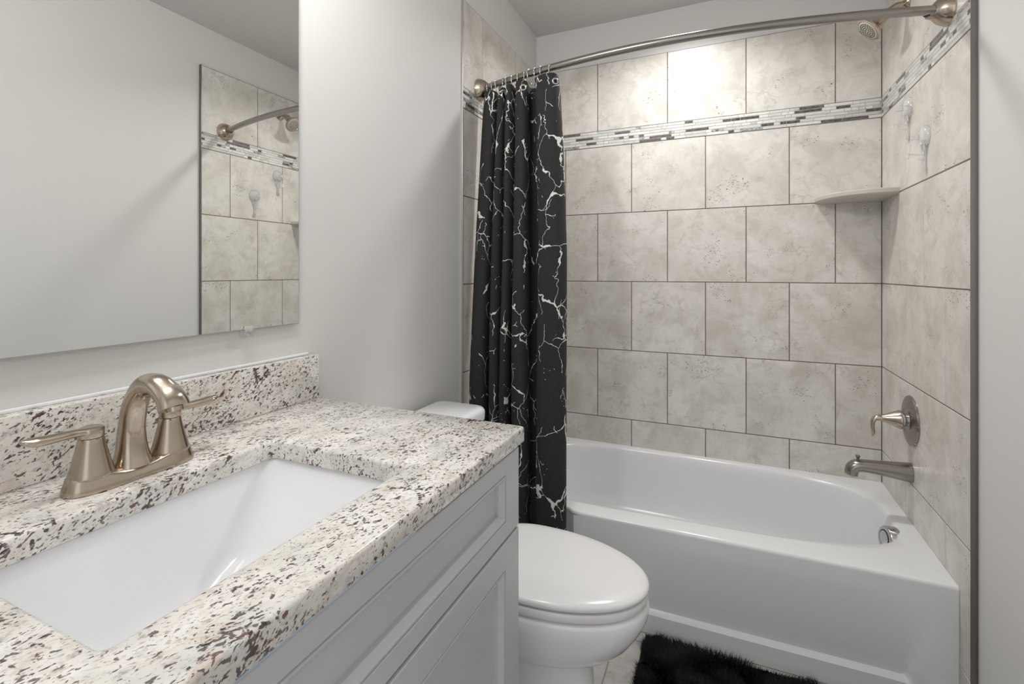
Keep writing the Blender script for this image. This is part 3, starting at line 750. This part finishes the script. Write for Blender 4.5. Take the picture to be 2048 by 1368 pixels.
ctrl = [(0.006, 0.012), (0.016, -0.012), (0.040, -0.030), (0.070, -0.020), (0.078, 0.012), (0.070, 0.034), (0.090, 0.036), (0.094, 0.008), (0.098, -0.022), (0.112, -0.032), (0.126, -0.018), (0.128, 0.014), (0.124, 0.034), (0.136, 0.034), (0.137, 0.006), (0.140, -0.022), (0.152, -0.034), (0.165, -0.026), (0.171, 0.004), (0.168, 0.030), (0.182, 0.034), (0.184, 0.006), (0.188, -0.022), (0.205, -0.036), (0.228, -0.032), (0.238, -0.008), (0.234, 0.030), (0.246, 0.052), (0.268, 0.050), (0.274, 0.020), (0.278, -0.016), (0.298, -0.030), (0.335, -0.033), (0.358, -0.026), (0.372, -0.008), (0.374, 0.010)]
prof = np.array(spline(ctrl, 9))
seg = np.r_[0, np.cumsum(np.hypot(*np.diff(prof, axis=0).T))]
ZTOP, ZBOT = 1.903, 0.235
cur = thing('shower_curtain', 'black shower curtain printed with white marble veins, gathered at the left wall', 'shower curtain', (0.20, -0.76, ZBOT))
def curtain():
    nv = 110; v = []; f = []; uv = []; nu = len(prof)
    for j in range(nv + 1):
        t = j / nv; z = ZTOP + (ZBOT - ZTOP) * t
        for i in range(nu):
            x, dy = prof[i]; q = seg[i] / seg[-1]
            amp = 1.0 + 0.20 * min(1, t * 3) - 0.10 * math.sin(3 * t + q * 9)
            if t < 0.05: amp *= 0.75 + 0.25 * (t / 0.05)
            x2 = 0.028 + (x - 0.006) * 0.895 if t <= 0 else None
            xt = 0.030 + (x - 0.006) * 0.905; xb = 0.016 + (x - 0.006) * 1.04
            k = min(1, t * 2.6) ** 0.6; X = xt + (xb - xt) * k
            X += 0.004 * math.sin(5.2 * t + q * 14) * (q * (1 - q) * 4) * min(1, t * 4)
            yb = rod_y(X) - 0.002; yl = -0.762
            Y = yb + (yl - yb) * min(1, t * 1.5) + dy * amp * (0.88 if t > 0.6 else 1.0)
            if z < DECK + 0.06: Y = min(Y, TUBY - 0.022 - 0.004)
            zz = z + (0.006 * (-dy / 0.035) * (1 - t * 8) if t < 0.125 else 0)
            v.append((X, Y, zz))
    for j in range(nv):
        for i in range(nu - 1):
            a = j * nu + i; f.append((a, a + nu, a + nu + 1, a + 1))
            ua, ub = seg[i], seg[i + 1]; za, zb = -1.67 * j / nv, -1.67 * (j + 1) / nv
            uv.append([(ua, za), (ua, zb), (ub, zb), (ub, za)])
    o = mesh('fabric', v, f, M['curtain'], cur, uvs=uv, angle=180)
    m = o.modifiers.new('thickness', 'SOLIDIFY'); m.thickness = 0.0016; m.offset = 0
    return np.array(v).reshape(nv + 1, nu, 3)
CV = curtain(); nu = CV.shape[1]
# grommets: where the print faces the room
def grommet(i, j=2, r=0.012):
    p = Vector(CV[j, i]); a = Vector(CV[j, min(i + 1, nu - 1)]) - Vector(CV[j, max(i - 1, 0)]); n = a.cross(Vector((0, 0, 1))).normalized()
    if n.y > 0: n = -n
    g = G(); g.lathe([(r * 0.55, 0.0004), (r * 0.6, 0.0024), (r * 0.8, 0.0034), (r, 0.0026), (r * 1.08, 0.0004), (r * 0.9, -0.0018), (r * 0.55, -0.0016), (r * 0.55, 0.0004)], p, n, 28)
    o = g.out('grommet', M['chrome'], cur, angle=50)
    g = G(); g.lathe([(0.0, 0.0012), (r * 0.56, 0.0012)], p, n, 20); g.out('eyelet', M['dark_rubber'], o)
    return p
GI = [int(nu * q) for q in (0.045, 0.125, 0.205, 0.285, 0.365, 0.445, 0.525, 0.605, 0.685, 0.765, 0.86, 0.955)]
GP = [grommet(i) for i in GI]
ordn = ['first', 'second', 'third', 'fourth', 'fifth', 'sixth', 'seventh', 'eighth', 'ninth', 'tenth', 'eleventh', 'twelfth']
def ring_mesh():
    g = G(); pts = []
    for t in np.linspace(0, 2 * PI, 40, endpoint=False):
        r = 0.0205; z = r * math.cos(t); y = r * math.sin(t) * (0.86 if z < 0 else 1.0)
        if z < -0.004: z *= 1.55
        pts.append((0, y, z))
    return g.loop(pts, 0.0013, 8).out('curtain_ring', M['chrome'], None, angle=60, loc=(0, 0, 0))
r0 = ring_mesh()
for k, p in enumerate(GP):
    r = r0 if k == 0 else r0.copy()
    if k: COL.objects.link(r)
    x = 0.048 + (0.325 - 0.048) * k / 11; r.location = (x, rod_y(x), RZ - 0.0045); r.rotation_euler = (0, 0, (random.uniform(-0.5, 0.5) if k < 11 else 0.5))
    tag(r, 'thin chrome curtain ring on the rod, %s from the left wall' % ordn[k] if k < 11 else 'thin chrome curtain ring on the rod, farthest from the left wall', 'curtain ring', 'chrome rings holding the shower curtain')

# ------------------------------------------------------------------ bath mat
MX0, MX1, MYa, MYb = 0.665, 1.43, -1.235, -0.742
mat_ = thing('bath_mat', 'fluffy black bath mat on the floor in front of the bathtub', 'bath mat', ((MX0 + MX1) / 2, (MYa + MYb) / 2, 0.0))
g = G(); g.ring_loft([[(x, y, z) for x, y in rrect(MX0 + i, MX1 - i, MYa + i, MYb - i, 0.03, 8)] for i, z in ((0, 0.001), (0, 0.006), (0.004, 0.010))]); g.out('base', M['fur'], mat_)
def pile():
    N = 66000; rng = np.random.default_rng(3)
    x = rng.uniform(MX0 + 0.004, MX1 - 0.004, N); y = rng.uniform(MYa + 0.004, MYb - 0.004, N)
    ang = 2.4 * np.sin(x * 17 + 1.3 * np.sin(y * 21)) + 1.9 * np.sin(y * 23 + 1.7 * np.sin(x * 13)) + rng.normal(0, 0.5, N)
    h = rng.uniform(0.016, 0.027, N); lean = rng.uniform(0.008, 0.022, N)
    wv = 0.00085; dx, dy = np.cos(ang), np.sin(ang); V = np.zeros((N, 5, 3))
    sx, sy = -dy * wv, dx * wv
    for i, (t, s) in enumerate(((0, 1), (0.55, 0.8))):
        px = x + dx * lean * t ** 2; py = y + dy * lean * t ** 2; pz = 0.006 + h * t
        V[:, 2 * i] = np.stack([px - sx * s, py - sy * s, pz], 1); V[:, 2 * i + 1] = np.stack([px + sx * s, py + sy * s, pz], 1)
    V[:, 4] = np.stack([x + dx * lean, y + dy * lean, 0.006 + h], 1)
    V[:, :, 1] = np.minimum(V[:, :, 1], TUBY - 0.022)
    base = np.arange(N)[:, None] * 5
    q = (base + np.array([0, 1, 3, 2])).reshape(-1); tr = (base + np.array([2, 3, 4])).reshape(-1)
    me = bpy.data.meshes.new('pile'); off = np.array(wl(mat_))
    me.vertices.add(N * 5); me.vertices.foreach_set('co', (V - off).reshape(-1))
    me.loops.add(N * 7); me.loops.foreach_set('vertex_index', np.concatenate([q, tr]).astype(np.int32))
    me.polygons.add(N * 2); st = np.concatenate([np.arange(N) * 4, N * 4 + np.arange(N) * 3]); me.polygons.foreach_set('loop_start', st.astype(np.int32))
    me.materials.append(M['fur']); me.update(calc_edges=True); me.validate()
    o = bpy.data.objects.new('pile', me); COL.objects.link(o); o.parent = mat_; o['kind'] = 'stuff'
pile()
